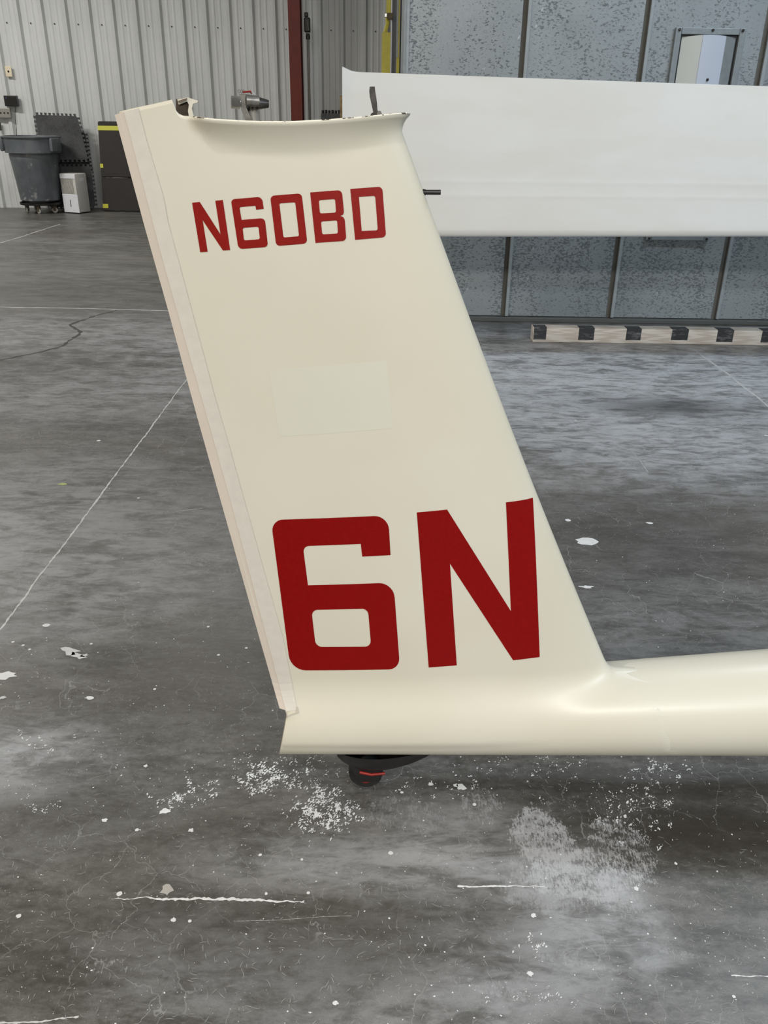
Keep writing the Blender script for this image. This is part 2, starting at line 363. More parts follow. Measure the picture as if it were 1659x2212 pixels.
# ------------------------------------------------------------------ long flush light fixture in the booth wall
def fixture():
    tl, tr = P(1458, 60, BY), P(1608, 66, BY); bl = P(1383, 517, BY)
    x0, x1, z1, z0 = tl.x, tr.x, tl.z, bl.z
    t = thing('wall_light_fixture', ((x0+x1)/2, BY, z0), 'long white flush light fixture in the speckled galvanised wall, above and behind the wing', 'light fixture')
    w = .035
    for nm, a in (('frame_rail', (x0, x0+w, z0, z1)), ('frame_rail', (x1-w, x1, z0, z1)), ('frame_rail', (x0+w+.001, x1-w-.001, z1-w, z1)), ('frame_rail', (x0+w+.001, x1-w-.001, z0, z0+w))):
        bm = B(); box(bm, a[0], a[1], BY-.03, BY-.002, a[2], a[3], bev=.003); obj(nm, bm, GALVP, t)
    bm = B(); box(bm, x0+w, x1-w, BY-.008, BY-.003, z0+w, z1-w); obj('backing', bm, BLKSAT, t)
    xa, xb = x0+w+.012, x1-w-.012
    def panel(name, ua, ub, mat, dy):
        n = 10; bm = B(); loops = []
        for z in (z0+w+.012, z1-w-.014):
            f = [bm.verts.new((xa+(xb-xa)*u, BY-.010-.030*math.sin(math.pi*u)-dy, z+(.012*math.sin(math.pi*u) if z > 1 else 0))) for u in [ua+(ub-ua)*k/n for k in range(n+1)]]
            bk = [bm.verts.new((v.co.x, BY-.009, v.co.z)) for v in f]; loops.append((f, bk))
        (f0, b0), (f1, b1) = loops
        for k in range(n):
            bm.faces.new((f0[k], f0[k+1], f1[k+1], f1[k])); bm.faces.new((f1[k], f1[k+1], b1[k+1], b1[k])); bm.faces.new((f0[k+1], f0[k], b0[k], b0[k+1]))
        bm.faces.new((f0[0], f1[0], b1[0], b0[0])); bm.faces.new((f0[n], b0[n], b1[n], f1[n]))
        return obj(name, bm, mat, t, smooth=40)
    panel('cover', 0, .36, FIXW, 0); panel('diffuser', .361, .80, FIXB, .003)['label'] = 'bluish white diffuser strip'; panel('cover', .801, 1, GALVP, 0)['label'] = 'grey side cover'
    for x, z in ((x0+.02, z1-.012), (x1-.02, z1-.012), (x0+.02, z0+.012), (x1-.02, z0+.012), ((x0+x1)/2+.01, z1-.012), (x0+.5*(x1-x0)+.02, P(1527, 173, BY).z)):
        bm = B(); lathe(bm, [(.008, 0), (.008, .006), (.004, .009)], c=(x, BY-.031 if abs(x-(x0+x1)/2) > .05 or z > 1.7 else BY-.043, z), seg=10, M=Matrix.Rotation(R(90), 3, 'X')); obj('screw', bm, DSTEEL, t)
fixture()

# ------------------------------------------------------------------ yellow door post
def yellow_post():
    Y = 6.05
    t = thing('door_post', (P(848, 80, Y).x, Y, 0), 'grey steel door post with yellow painted edges, left of the galvanised wall', 'post')
    xa = P(825, 100, Y).x; xb = P(846, 100, Y).x; xc = P(856, 100, Y).x; xd = P(866, 100, Y).x
    zs = P(835, 70, Y).z
    bm = B(); box(bm, xa, xb-.008, Y-.02, Y+.03, 0, zs, bev=.002); obj('yellow_flange', bm, YEL, t)
    bm = B(); box(bm, xa+.025, xb-.008, Y-.02, Y+.03, zs+.09, 4.3, bev=.002); obj('yellow_flange', bm, YEL, t)
    bm = B(); tube(bm, [(xa+.02, Y-.005, zs), (xa+.035, Y-.005, zs+.05), (xa+.03, Y-.005, zs+.10)], .012, 8); obj('cable', bm, YEL, t, 60)
    bm = B(); box(bm, xb-.007, xb, Y-.024, Y+.03, 0, 4.3); obj('edge_strip', bm, WHTP, t)
    bm = B(); box(bm, xb+.001, xc-.001, Y+.01, Y+.03, 0, 4.3); obj('web', bm, plain('grey_web', (92, 98, 103), .5), t)
    z2 = P(860, 75, Y).z; z3 = P(860, 125, Y).z
    bm = B(); box(bm, xc+.003, xd-.008, Y-.02, Y+.03, 0, z3, bev=.002); obj('yellow_flange', bm, YEL, t)
    bm = B(); box(bm, xc+.012, xd-.010, Y-.02, Y+.03, z3, 4.3, bev=.002); obj('yellow_flange', bm, YEL, t)
    bm = B(); box(bm, xc, xc+.009, Y-.005, Y+.03, z3, 4.3); obj('edge_strip', bm, GALVP, t)
    bm = B(); box(bm, xd-.007, xd+.0, Y-.0, Y+.03, 0, 4.3); obj('dark_gasket', bm, BLACK, t)
    c = P(838, 32, Y-.06)
    bm = B(); box(bm, c.x-.004, c.x+.032, Y-.05, Y-.022, c.z-.022, c.z+.012, bev=.003); obj('latch_bracket', bm, MUD, t)
    bm = B(); box(bm, c.x-.022, c.x-.005, Y-.055, Y-.03, c.z-.013, c.z+.010, bev=.003); obj('latch_bolt', bm, BSTEEL, t)
yellow_post()

# ------------------------------------------------------------------ red column, conduit
def wally(x): return WY0 + .1*x
def column():
    Y = 12.45; xa = P(641, 200, Y).x-.085; xb = xa+.155
    t = thing('steel_column', ((xa+xb)/2, Y, 0), 'dark red steel column against the corrugated wall', 'column')
    bm = B(); box(bm, xa, xb, Y-.01, Y, 0, ZC-.01); obj('front_flange', bm, REDCOL, t)
    bm = B(); box(bm, (xa+xb)/2-.005, (xa+xb)/2+.005, Y+.001, Y+.25, 0, ZC-.01); obj('web', bm, REDCOL, t)
    bm = B(); box(bm, xa, xb, Y+.251, Y+.262, 0, ZC-.01); obj('rear_flange', bm, REDCOL, t)
    return xb
cx = column()
def conduit():
    Y = 12.72; x = cx+.075; z0 = P(660, 85, Y).z
    t = thing('conduit', (x, Y, 0), 'thin grey conduit with dark valve running down beside the red column', 'pipe')
    bm = B(); tube(bm, [(x, Y, 0), (x, Y, z0)], .016, 10); obj('pipe', bm, GMETAL, t, 60)
    bm = B(); tube(bm, [(x, Y, z0), (x, Y, z0+.03), (x, Y, z0+.07)], [.028, .03, .022], 12); obj('coupling', bm, DSTEEL, t, 40)
    bm = B(); box(bm, x-.045, x+.035, Y-.05, Y+.03, z0+.08, z0+.25, bev=.012); box(bm, x-.04, x+.01, Y-.04, Y+.02, z0+.255, z0+.31, bev=.008); obj('valve_body', bm, BLKSAT, t)
    bm = B(); tube(bm, [(x-.01, Y-.055, z0+.22), (x+.02, Y-.06, z0+.10)], .006, 6); obj('lever', bm, GMETAL, t)
conduit()

# ------------------------------------------------------------------ wing in its stands
WY = 4.70
def wing():
    def top(px):
        pts = [(740, 143), (748, 147), (760, 153), (772, 155.5), (800, 156.5), (1100, 167.5), (1659, 187)]
        return np.interp(px, [a for a, b in pts], [b for a, b in pts])
    X0 = P(741, 300, WY).x; X1 = P(1659, 300, WY).x
    t = thing('glider_wing', (P(1200, 511, WY).x, WY, P(1200, 511, WY).z), 'white glider wing stored upright on its leading edge in front of the galvanised wall', 'wing')
    # stations along the span
    st = []
    pxs = [741, 744, 748, 753, 760, 768, 778, 800, 850, 950, 1100, 1300, 1500, 1659]
    for px in pxs:
        a = P(px, top(px), WY); b = P(px, 511.5, WY)
        xx = P(px, 330, WY).x
        st.append((xx, a.z, b.z))
    a, b = st[-4], st[-1]; ex = 6.6
    st.append((ex, b[1]+(b[1]-a[1])/(b[0]-a[0])*(ex-b[0]), b[2]+(b[2]-a[2])/(b[0]-a[0])*(ex-b[0])))
    N = 26; rings = []; bm = B()
    for x, zt, zb in st:
        c = zt-zb; ring = []
        fl = .02*max(0, 1-(x-st[0][0])/.09)**2
        for side in (-1, 1):
            us = sorted(set([(1-math.cos(math.pi*k/N))/2 for k in range(N+1)]+[.002, .006, .012]+[.24+.01*k for k in range(18)]))
            if side == 1: us = us[::-1][1:-1]
            for u in us:
                nose = (1-(1-min(u/.05, 1))**2.6)**.45
                y = nose*(.050*(1-u)+.030*u*(1-u)+.0015)*(1 if side < 0 else .8)
                if side < 0: y += .0008*math.exp(-((u-.365)/.015)**2)+.0008*math.exp(-((u-.275)/.015)**2)
                y = y+(fl if 0 < u < 1 else 0)
                ring.append(bm.verts.new((x, WY+side*y+.0, zb+u*c)))
        rings.append(ring)
    n = len(rings[0])
    for p, q in zip(rings, rings[1:]):
        for k in range(n): bm.faces.new((p[k], p[(k+1) % n], q[(k+1) % n], q[k]))
    bm.faces.new(rings[-1])
    obj('skin', bm, WINGM, t, smooth=50)
    # root rib, yellowish raw edge
    x, zt, zb = st[0]; c = zt-zb; bm = B(); loop = []
    for side in (-1, 1):
        us = [k/20 for k in range(21)]
        if side == 1: us = us[::-1][1:-1]
        for u in us:
            y = .04*(1-u)
            loop.append((x-.014, WY+side*(y*.9+.004), zb+.03+u*(c-.16)))
    prism(bm, loop, (.013, 0, 0)); obj('root_rib', bm, RIB, t, label='raw yellowish root rib edge')
    return st
wst = wing()
def wing_stand(x, label, zb):
    t = thing('wing_stand', (x, WY, 0), label, 'stand', 'stands under the wing')
    bm = B(); box(bm, x-.02, x+.02, WY-.02, WY+.02, .04, zb-.075, bev=.003); obj('post', bm, DSTEEL, t)
    bm = B(); box(bm, x-.02, x+.02, WY-.30, WY+.30, 0, .04, bev=.003); obj('foot', bm, DSTEEL, t)
    bm = B(); box(bm, x-.2, x+.2, WY-.02, WY+.02, .001, .038, bev=.003); obj('foot', bm, DSTEEL, t)
    bm = B(); pts = [(x, WY+.10*math.sin(a), zb-.003-.068+.10*(1-math.cos(a))) for a in [R(-60+10*k) for k in range(13)]]
    vs = []
    for p in pts: vs.append([bm.verts.new((p[0]+s*.06, p[1], p[2]+h)) for s, h in ((-1, 0), (1, 0), (1, .008), (-1, .008))])
    for a, b in zip(vs, vs[1:]):
        for k in range(4): bm.faces.new((a[k], a[(k+1) % 4], b[(k+1) % 4], b[k]))
    bm.faces.new(vs[0][::-1]); bm.faces.new(vs[-1])
    bmesh.ops.translate(bm, verts=bm.verts, vec=(0, 0, .0))
    obj('cradle', bm, BLACK, t, smooth=40)
zi = lambda x: float(np.interp(x, [s[0] for s in wst], [s[2] for s in wst]))
xw = P(880, 520, WY).x
wing_stand(xw, 'dark wing stand hidden behind the cream fin, under the root of the wing', zi(xw)-.0)
wing_stand(3.0, 'dark wing stand beyond the right edge, under the outer part of the wing', zi(3.0))

# ------------------------------------------------------------------ painted timber beam on the floor
def beam():
    Y0 = 5.13; A = G(1150, 739); Y0 = A.y
    x0 = A.x; x1 = x0+2.44; h = .092; d = .095
    t = thing('timber_bumper_beam', ((x0+x1)/2, Y0+d/2, 0), 'whitewashed timber beam with black bands lying on the floor along the galvanised wall', 'beam')
    bm = B(); box(bm, x0, x1, Y0, Y0+d, 0, h, bev=.006); obj('timber', bm, TIMBER, t, 40)
    per = None
    xb = [P(p, 728, Y0).x for p in (1163, 1266, 1368, 1468, 1566, 1662)]
    xb += [xb[-1]+.29*k for k in (1, 2, 3)]
    rnd = random.Random(4)
    for i, x in enumerate(xb):
        if x > x1-.06: break
        w = .049+rnd.uniform(-.003, .003); zz = .022+rnd.uniform(-.006, .006)
        a, b = max(x-w, x0+.004), x+w
        bm = B(); box(bm, a, b, Y0-.0012, Y0+d*.8, zz, h+.0012, bev=.0008); obj('black_band', bm, BLKP, t)
beam()

# ------------------------------------------------------------------ glider tail: fin on boom
YF = 1.33
GT = thing('glider_tail', (0.1, YF, 0), 'cream glider tail with upright fin reading N60BD and 6N, resting on its tail wheel', 'aircraft')
def XZ(px, py, Y=YF): p = P(px, py, Y); return (p.x, p.z)
le_px = [(851, 236), (862, 268), (890, 344), (920, 427), (957, 530), (1017, 690), (1065, 826), (1120, 962), (1160, 1064), (1210, 1195), (1262, 1318), (1309, 1430), (1350, 1530), (1400, 1655)]
te_px = [(262, 226), (267, 241), (281, 290), (347, 544), (379, 659), (425, 822), (471, 984), (506, 1110), (550, 1278), (590, 1430), (618, 1540), (642, 1640)]
te = sorted([XZ(*p)[::-1] for p in te_px]); le = sorted([XZ(*p)[::-1] for p in le_px])
XTE = lambda z: np.interp(z, [a for a, b in te], [b for a, b in te])
XLE_ = np.polyfit([a for a, b in le], [b for a, b in le], 4)
XLE = lambda z: np.polyval(XLE_, z)
XTEp = np.polyfit([a for a, b in te], [b for a, b in te], 2)
XTE = lambda z: np.polyval(XTEp, z)
top_px = [(240, 248), (267, 241), (305, 232), (345, 223.5), (383, 214.5), (384.5, 226), (388, 238), (395, 246), (404, 250), (416, 251.5), (440, 255), (480, 259.5), (530, 262.5), (580, 264), (640, 264), (700, 261), (760, 256), (820, 249.5), (852, 245), (880, 242)]
# the fin lip flares towards the lens, its silhouette lies nearer: unproject on that plane
def topz(x):
    pts = [XZ(a, b, YF-.045) for a, b in top_px]
    # keep screen column: scale x to the mid plane
    return np.interp(x, [p[0]*YF/(YF-.045) for p in pts], [p[1] for p in pts])
def top_far(x):
    pts = [XZ(a, b, YF+.028) for a, b in [(240, 248), (267, 241), (305, 232), (345, 223.5), (370, 217.5), (376, 240), (384, 258), (440, 268), (480, 268), (530, 270), (640, 270), (760, 265), (835, 254), (852, 248), (880, 246)]]
    return np.interp(x, [p[0] for p in pts], [p[1] for p in pts])
# boom axis
BZ0, BZS = .2022-.43*.068, .066; BR0, BRS = .0914-.43*.040, .0385
bz = lambda x: BZ0+BZS*x
br = lambda x: BR0+BRS*x
def airfoil(u, z):            # u 0 rear web .. 1 nose ; half thickness
    xc = (1-u)*.72
    k = np.clip((z-.2)/1.05, 0, 1); half = .048*(1-k)+.034*k
    g = 5*(.2969*np.sqrt(xc)-.126*xc-.3516*xc**2+.2843*xc**3-.1015*xc**4)*2
    return half*g
def XEND(z):
    a = XZ(603, 1632, YF-.05); b = XZ(619, 1548, YF-.05)
    return a[0]+(z-a[1])*(b[0]-a[0])/(b[1]-a[1])
def build_fin():
    nu = 56
    us = list(np.sin(np.linspace(0, math.pi/2, nu)))
    us += [u for u in np.linspace(.10, .30, 60)]
    us = sorted(set(round(float(u), 5) for u in us)); us = np.array(us)
    s = np.concatenate([np.linspace(0, .06, 14), np.linspace(.06, .78, 50)[1:], np.linspace(.78, 1, 70)[1:]])
    def edge(fn, u):
        z = np.full_like(u, .8 if False else 1.2)
        for _ in range(40): z = fn(XTE(z)*(1-u)+XLE(z)*u)
        return z
    def side(fn_top, sgn):
        # top per column
        zt = np.full_like(us, 1.25)
        for _ in range(30):
            x = XTE(zt)*(1-us)+XLE(zt)*us; zt = .5*zt+.5*fn_top(x)
        zbm = np.full_like(us, .2)
        for _ in range(30):
            x = XTE(zbm)*(1-us)+XLE(zbm)*us; zbm = bz(x)-.6*br(x)
        Z = zt[None, :]*(1-s[:, None])+zbm[None, :]*s[:, None]
        U = np.broadcast_to(us[None, :], Z.shape)
        X = XTE(Z)*(1-U)+XLE(Z)*U
        half = airfoil(U, Z)
        # outward normal in plan
        dh = (airfoil(np.clip(U+1e-3, 0, 1), Z)-airfoil(np.clip(U-1e-3, 0, 1), Z))/((XLE(Z)-XTE(Z))*(np.clip(U+1e-3, 0, 1)-np.clip(U-1e-3, 0, 1)))
        nx = -dh; ny = np.ones_like(dh); ln = np.sqrt(nx**2+ny**2); nx /= ln; ny /= ln
        nx = np.where(U > .9995, 1, nx); ny = np.where(U > .9995, 0, ny)
        # flare of the stabiliser seat
        hd = (zt[None, :]-Z)
        env = np.clip((U-.235)/.10, 0, 1); env = env*env*(3-2*env)
        L = .026+.022*np.sin(np.pi*np.clip((U-.2)/.8, 0, 1))
        q = np.clip(1-hd/L, 0, 1)
        flare = env*(.021)*(q**1.8)
        # blend into the boom: push outward until the smooth union of fin and boom is reached
        zr = np.clip(((Z-bz(X))/br(X)+.6)/.6, 0, 1); zr = zr*zr*(3-2*zr)
        fr = np.clip((U-.45)/.55, 0, 1); K = (.062-.030*fr*fr*(3-2*fr))*zr+.0012
        def Fu(t):
            x = X+nx*t; y = half+ny*t
            a = np.sqrt(y*y+(Z-bz(x))**2)-br(x)
            h = np.clip(K-np.abs(a-t), 0, None)/K
            return np.minimum(a, t)-h*h*K/4
        lo = np.zeros_like(Z); hi = np.full_like(Z, .11)
        for _ in range(30):
            md = (lo+hi)/2; f = Fu(md); lo = np.where(f < 0, md, lo); hi = np.where(f < 0, hi, md)
        tt = np.where(Fu(np.zeros_like(Z)) < -1e-6, (lo+hi)/2, 0)
        tt = tt+flare
        tt[-1] -= .004; tt[-2] -= .0004
        xo = X+nx*tt; zk = XZ(618, 1545, YF-.04)[1]
        yo = YF+sgn*(half+ny*tt)
        if sgn < 0:
            for _ in range(3):
                V = np.stack([xo, yo, Z-H], -1); dep = V @ np.array(fwd); sx = 829.5+F*(V @ np.array(RX))/dep; sy = 1106-F*(V @ np.array(UP))/dep
                lim = np.interp(sy, [1280, 1430, 1536, 1547, 1550, 1636], [551, 590.5, 618, 621, 620, 603])
                dx = np.clip(lim-sx, 0, None)*dep/F*(Z < .42)*np.clip(1-U/.12, 0, 1); xo = xo+dx
        else: xo = np.where(Z < zk, np.maximum(xo, XEND(Z)), xo)
        return np.stack([xo, YF+sgn*(half+ny*tt), Z], -1), U
    near, U = side(topz, -1); far, _ = side(top_far, 1)
    bm = B(); nr, nc = near.shape[:2]
    A = [[bm.verts.new(near[i, j]) for j in range(nc)] for i in range(nr)]
    Bv = [[bm.verts.new(far[i, j]) for j in range(nc-1)] for i in range(nr)]
    for i in range(nr):
        Bv[i].append(A[i][-1])
    for i in range(nr-1):
        for j in range(nc-1):
            bm.faces.new((A[i][j], A[i+1][j], A[i+1][j+1], A[i][j+1]))
            bm.faces.new((Bv[i][j], Bv[i][j+1], Bv[i+1][j+1], Bv[i+1][j]))
    for i in range(nr-1): bm.faces.new((A[i][0], Bv[i][0], Bv[i+1][0], A[i+1][0]))
    bmesh.ops.recalc_face_normals(bm, faces=bm.faces)
    return bm, near, far, U
fbm, NEAR, FAR, FU = build_fin()
BVH = BVHTree.FromBMesh(fbm)
fin = obj('fin', fbm, CREAM, GT, smooth=38)
md = fin.modifiers.new('shell', 'SOLIDIFY'); md.thickness = .0025; md.offset = -1
# closing rib a little below the top edge, seen as a brown interior through the cut-out
bm = B(); k = 12; lp = [Vector(NEAR[k, j])+Vector((0, .006, 0)) for j in range(2, NEAR.shape[1]-2, 4)] ; lp2 = [Vector(FAR[k, j])+Vector((0, -.006, 0)) for j in range(2, NEAR.shape[1]-2, 4)]
va = [bm.verts.new(p) for p in lp]; vb = [bm.verts.new((q.x, q.y, p.z)) for p, q in zip(lp, lp2)]
for i in range(len(va)-1): bm.faces.new((va[i], va[i+1], vb[i+1], vb[i]))
obj('top_rib', bm, INNER, GT)
# boom
def XEND(z): 
    a = XZ(603, 1632, YF-.05); b = XZ(619, 1548, YF-.05)
    return a[0]+(z-a[1])*(b[0]-a[0])/(b[1]-a[1])
bm = B(); seg = 96; rings = []
xsn = list(np.linspace(0, 1, 40))
for s_ in xsn:
    ring = []
    for k in range(seg):
        a = 2*math.pi*k/seg
        x = -.22
        for _ in range(4):
            z = bz(x)+br(x)*math.sin(a); x = XEND(z)*(1-s_)+3.3*s_
        ring.append(bm.verts.new((x, YF+br(x)*math.cos(a), bz(x)+br(x)*math.sin(a))))
    rings.append(ring)
for a, b in zip(rings, rings[1:]):
    for k in range(seg): bm.faces.new((a[k], a[(k+1) % seg], b[(k+1) % seg], b[k]))
bm.faces.new(rings[0]); bm.faces.new(rings[-1])
bmesh.ops.recalc_face_normals(bm, faces=bm.faces)
obj('tail_boom', bm, CREAM, GT, smooth=40)

# things printed or taped on the fin follow its skin
def hit(px, py):
    d = ray(px, py); h = BVH.ray_cast(EYE, d)
    if h[0] is None: return P(px, py, YF-.03)
    return h[0]
def surfy(x, z):
    h = BVH.ray_cast(Vector((x, 0.5, z)), Vector((0, 1, 0)))
    return h[0].y if h[0] is not None else None
def decal(name, loops, mat, off=.0007, step=.012, label=None, parent=GT, th=None):
    bm = B(); zref = None
    edges = []
    for lp in loops:
        vs = [bm.verts.new((p.x, 0, p.z)) for p in (hit(*q) for q in lp)]
        edges += [bm.edges.new((vs[i], vs[(i+1) % len(vs)])) for i in range(len(vs))]
    bmesh.ops.triangle_fill(bm, use_beauty=True, use_dissolve=False, edges=edges, normal=(0, -1, 0))
    xs_ = [v.co.x for v in bm.verts]; zs_ = [v.co.z for v in bm.verts]
    for lo, hi, ax in ((min(xs_), max(xs_), 0), (min(zs_), max(zs_), 2)):
        q = lo+step
        while q < hi:
            co = Vector((0, 0, 0)); co[ax] = q; no = Vector((0, 0, 0)); no[ax] = 1
            bmesh.ops.bisect_plane(bm, geom=bm.verts[:]+bm.edges[:]+bm.faces[:], dist=1e-6, plane_co=co, plane_no=no)
            q += step
    for v in bm.verts:
        y = surfy(v.co.x, v.co.z); v.co.y = (y if y is not None else YF-.01)-off
    for f in bm.faces:
        f.normal_update()
        if f.normal.y > 0: f.normal_flip()
    return obj(name, bm, mat, parent, smooth=180, label=label)
def rounded(pts, s, ox, oy, n=7):
    q = [((p[0])/s+ox, (p[1])/s+oy, (p[2]/s if len(p) > 2 else 0)) for p in pts]
    out = []; N = len(q)
    for i, (x, y, r) in enumerate(q):
        if r == 0: out.append((x, y)); continue
        a, b = Vector(q[i-1][:2]), Vector(q[(i+1) % N][:2]); c = Vector((x, y))
        da, db = (a-c), (b-c); r1 = min(r, da.length*.5); r2 = min(r, db.length*.5)
        p0 = c+da.normalized()*r1; p2 = c+db.normalized()*r2
        for k in range(n+1):
            t_ = k/n; c1 = p0.lerp(c, .55); c2 = p2.lerp(c, .55)
            pt = p0*(1-t_)**3+c1*3*t_*(1-t_)**2+c2*3*t_*t_*(1-t_)+p2*t_**3; out.append(tuple(pt))
    return out
S1 = (2.4397, 560, 1050)
decal('number_six', [rounded([(62, 178, 62), (680, 154, 75), (692, 363), (543, 371), (535, 304), (230, 316, 32), (257, 522), (708, 508, 78), (742, 965, 60), (166, 971, 80)], *S1),
                     rounded([(275, 652, 32), (573, 645, 32), (590, 845, 32), (298, 847, 34)], *S1)], REDP, label='large red figure 6')
decal('letter_n', [rounded([(830, 138), (990, 123), (1326, 658), (1300, 85), (1442, 60), (1478, 900), (1338, 917), (1005, 408), (1041, 944), (893, 955)], *S1)], REDP, label='large red letter N')
S2 = (2.6758, 380, 380)
decal('letter_n', [rounded([(94, 155), (138, 150), (258, 337), (228, 143), (272, 139), (314, 428), (272, 430), (155, 255), (184, 438), (141, 440)], *S2)], REDS, label='small dark red letter N')
decal('number_six', [rounded([(318, 135, 22), (498, 120, 28), (508, 190), (464, 195), (460, 172), (368, 180, 10), (380, 254), (514, 243, 25), (533, 410, 22), (362, 423, 26)], *S2), rounded([(386, 300, 10), (478, 293, 10), (486, 365, 10), (394, 373, 10)], *S2)], REDS, label='small dark red figure 6')
decal('number_zero', [rounded([(545, 115, 24), (727, 100, 24), (760, 390, 24), (580, 405, 24)], *S2), rounded([(598, 158, 9), (690, 152, 9), (712, 348, 9), (622, 356, 9)], *S2)], REDS, label='small dark red figure 0')
decal('letter_b', [rounded([(776, 95), (959, 81, 26), (973, 221, 20), (950, 231), (975, 240, 20), (986, 374, 24), (807, 387)], *S2), rounded([(826, 140, 10), (920, 133, 10), (926, 211, 10), (833, 217, 10)], *S2), rounded([(839, 263, 10), (932, 256, 10), (937, 332, 10), (846, 338, 10)], *S2)], REDS, label='small dark red letter B')
decal('letter_d', [rounded([(1008, 75), (1193, 61, 26), (1215, 354, 24), (1036, 369)], *S2), rounded([(1058, 121), (1152, 114, 12), (1167, 314, 12), (1074, 318)], *S2)], REDS, label='small dark red letter D')
decal('faded_patch', [[(580, 798), (835, 779), (848, 925), (604, 943)]], GHOST, off=.0003, label='slightly paler rectangle of paint')

# tape over the rear edge and the seal strip overhanging it
def strip(name, left, right, mat, off, label=None, ncol=3):
    ys = np.arange(left[0][1], max(left[-1][1], right[-1][1])+1, 14)
    fl_ = lambda a, y: float(np.interp(y, [p[1] for p in a], [p[0] for p in a]))
    bm = B(); rows = []
    n = 90
    for i in range(n+1):
        t_ = i/n
        yl = left[0][1]*(1-t_)+left[-1][1]*t_; yr = right[0][1]*(1-t_)+right[-1][1]*t_
        row = []
        for k in range(ncol+1):
            s_ = k/ncol; px = fl_(left, yl)*(1-s_)+fl_(right, yr)*s_; py = yl*(1-s_)+yr*s_
            row.append(off(px, py, s_))
        rows.append([bm.verts.new(p) for p in row])
    for a, b in zip(rows, rows[1:]):
        for k in range(ncol): bm.faces.new((a[k], b[k], b[k+1], a[k+1]))
    o = obj(name, bm, mat, GT, label=label)
    md = o.modifiers.new('thickness', 'SOLIDIFY'); md.thickness = .0008; md.offset = 0
    return o
ridge = [(267.5, 241), (281, 290), (347, 544), (379, 659), (425, 822), (471, 984), (506, 1110), (550, 1278), (590, 1430), (618, 1536)]
inner = [(299, 234), (316, 301), (354, 428), (363, 480), (425, 711), (463, 853), (497, 970), (526, 1075), (570, 1232), (612, 1380), (642, 1534)]
outer = [(248, 248), (310, 480), (362, 665), (425, 897), (490, 1128), (560, 1376), (604, 1530)]
def on_fin(px, py, s_):
    h = hit(max(px, float(np.interp(py, [p[1] for p in ridge], [p[0] for p in ridge]))+4.0), py); p = P(px, py, h.y); return p-ray(px, py)*.0016
strip('white_tape', ridge, inner, TAPE, on_fin, 'long strip of white tape over the rear edge')
def overhang(px, py, s_):
    e = 1-s_; rx = float(np.interp(py, [p[1] for p in ridge], [p[0] for p in ridge]))
    h = hit(rx+6, py); return P(px, py, h.y-.0012+.005*e)
strip('seal_strip', outer, [(p[0]+5, p[1]) for p in ridge], SEAL, overhang, 'pinkish seal strip overhanging the rear edge')
# folded end of the tape at the foot
q = [(616, 1534), (642, 1527), (645, 1540), (621, 1548)]
def bo(px, py): 
    h = hit(px, py); return h-ray(px, py)*.004
bm = B(); v_ = [bm.verts.new(bo(*p)) for p in q]; bm.faces.new(v_); o = obj('tape_end', bm, TAPE, GT, label='folded white end of the tape'); md = o.modifiers.new('thickness', 'SOLIDIFY'); md.thickness = .001
# far lip beyond the cut-out
def lip():
    Yl = YF+.012
    c = [XZ(a, b, Yl) for a, b in [(383, 215), (405, 210.5), (428, 218), (426, 221.5), (417, 224), (414, 235), (418, 250), (419, 256), (409, 256), (406, 240), (408, 226), (404, 219), (386, 226)]]
    bm = B(); prism(bm, [(x, Yl-.0, z) for x, z in c], (0, .004, 0)); obj('saddle_lip', bm, CREAM, GT, label='chipped cream lip on the far side of the top cut-out')
    c = [XZ(a, b, YF+.018) for a, b in [(380, 214), (410, 216), (410, 258), (380, 258)]]
    bm = B(); prism(bm, [(x, YF+.018, z) for x, z in c], (0, .003, 0)); obj('inner_web', bm, INNER, GT)
    c = [XZ(a, b, Yl-.004) for a, b in [(384, 218), (404, 211.5), (403, 216), (386, 222)]]
    bm = B(); prism(bm, [(x, Yl-.004, z) for x, z in c], (0, .002, 0)); obj('bare_edge', bm, MUD, GT, label='bare brown edge beside the cut-out')
lip()
# raw chipped bead along the top edge
bm = B(); pts = [Vector(NEAR[0, j])+Vector((0, .0015, .0004)) for j in range(NEAR.shape[1]) if FU[0, j] > .27][::1]
tube(bm, pts, .0012, 6); m = NT('chipped_edge', .6); m.col(m.mix(m.ramp(m.noise(m.map(), 45, 4, .8), .52, .56), srgb(235, 230, 215), srgb(70, 55, 40))); obj('top_edge_bead', bm, m.m, GT, smooth=60)

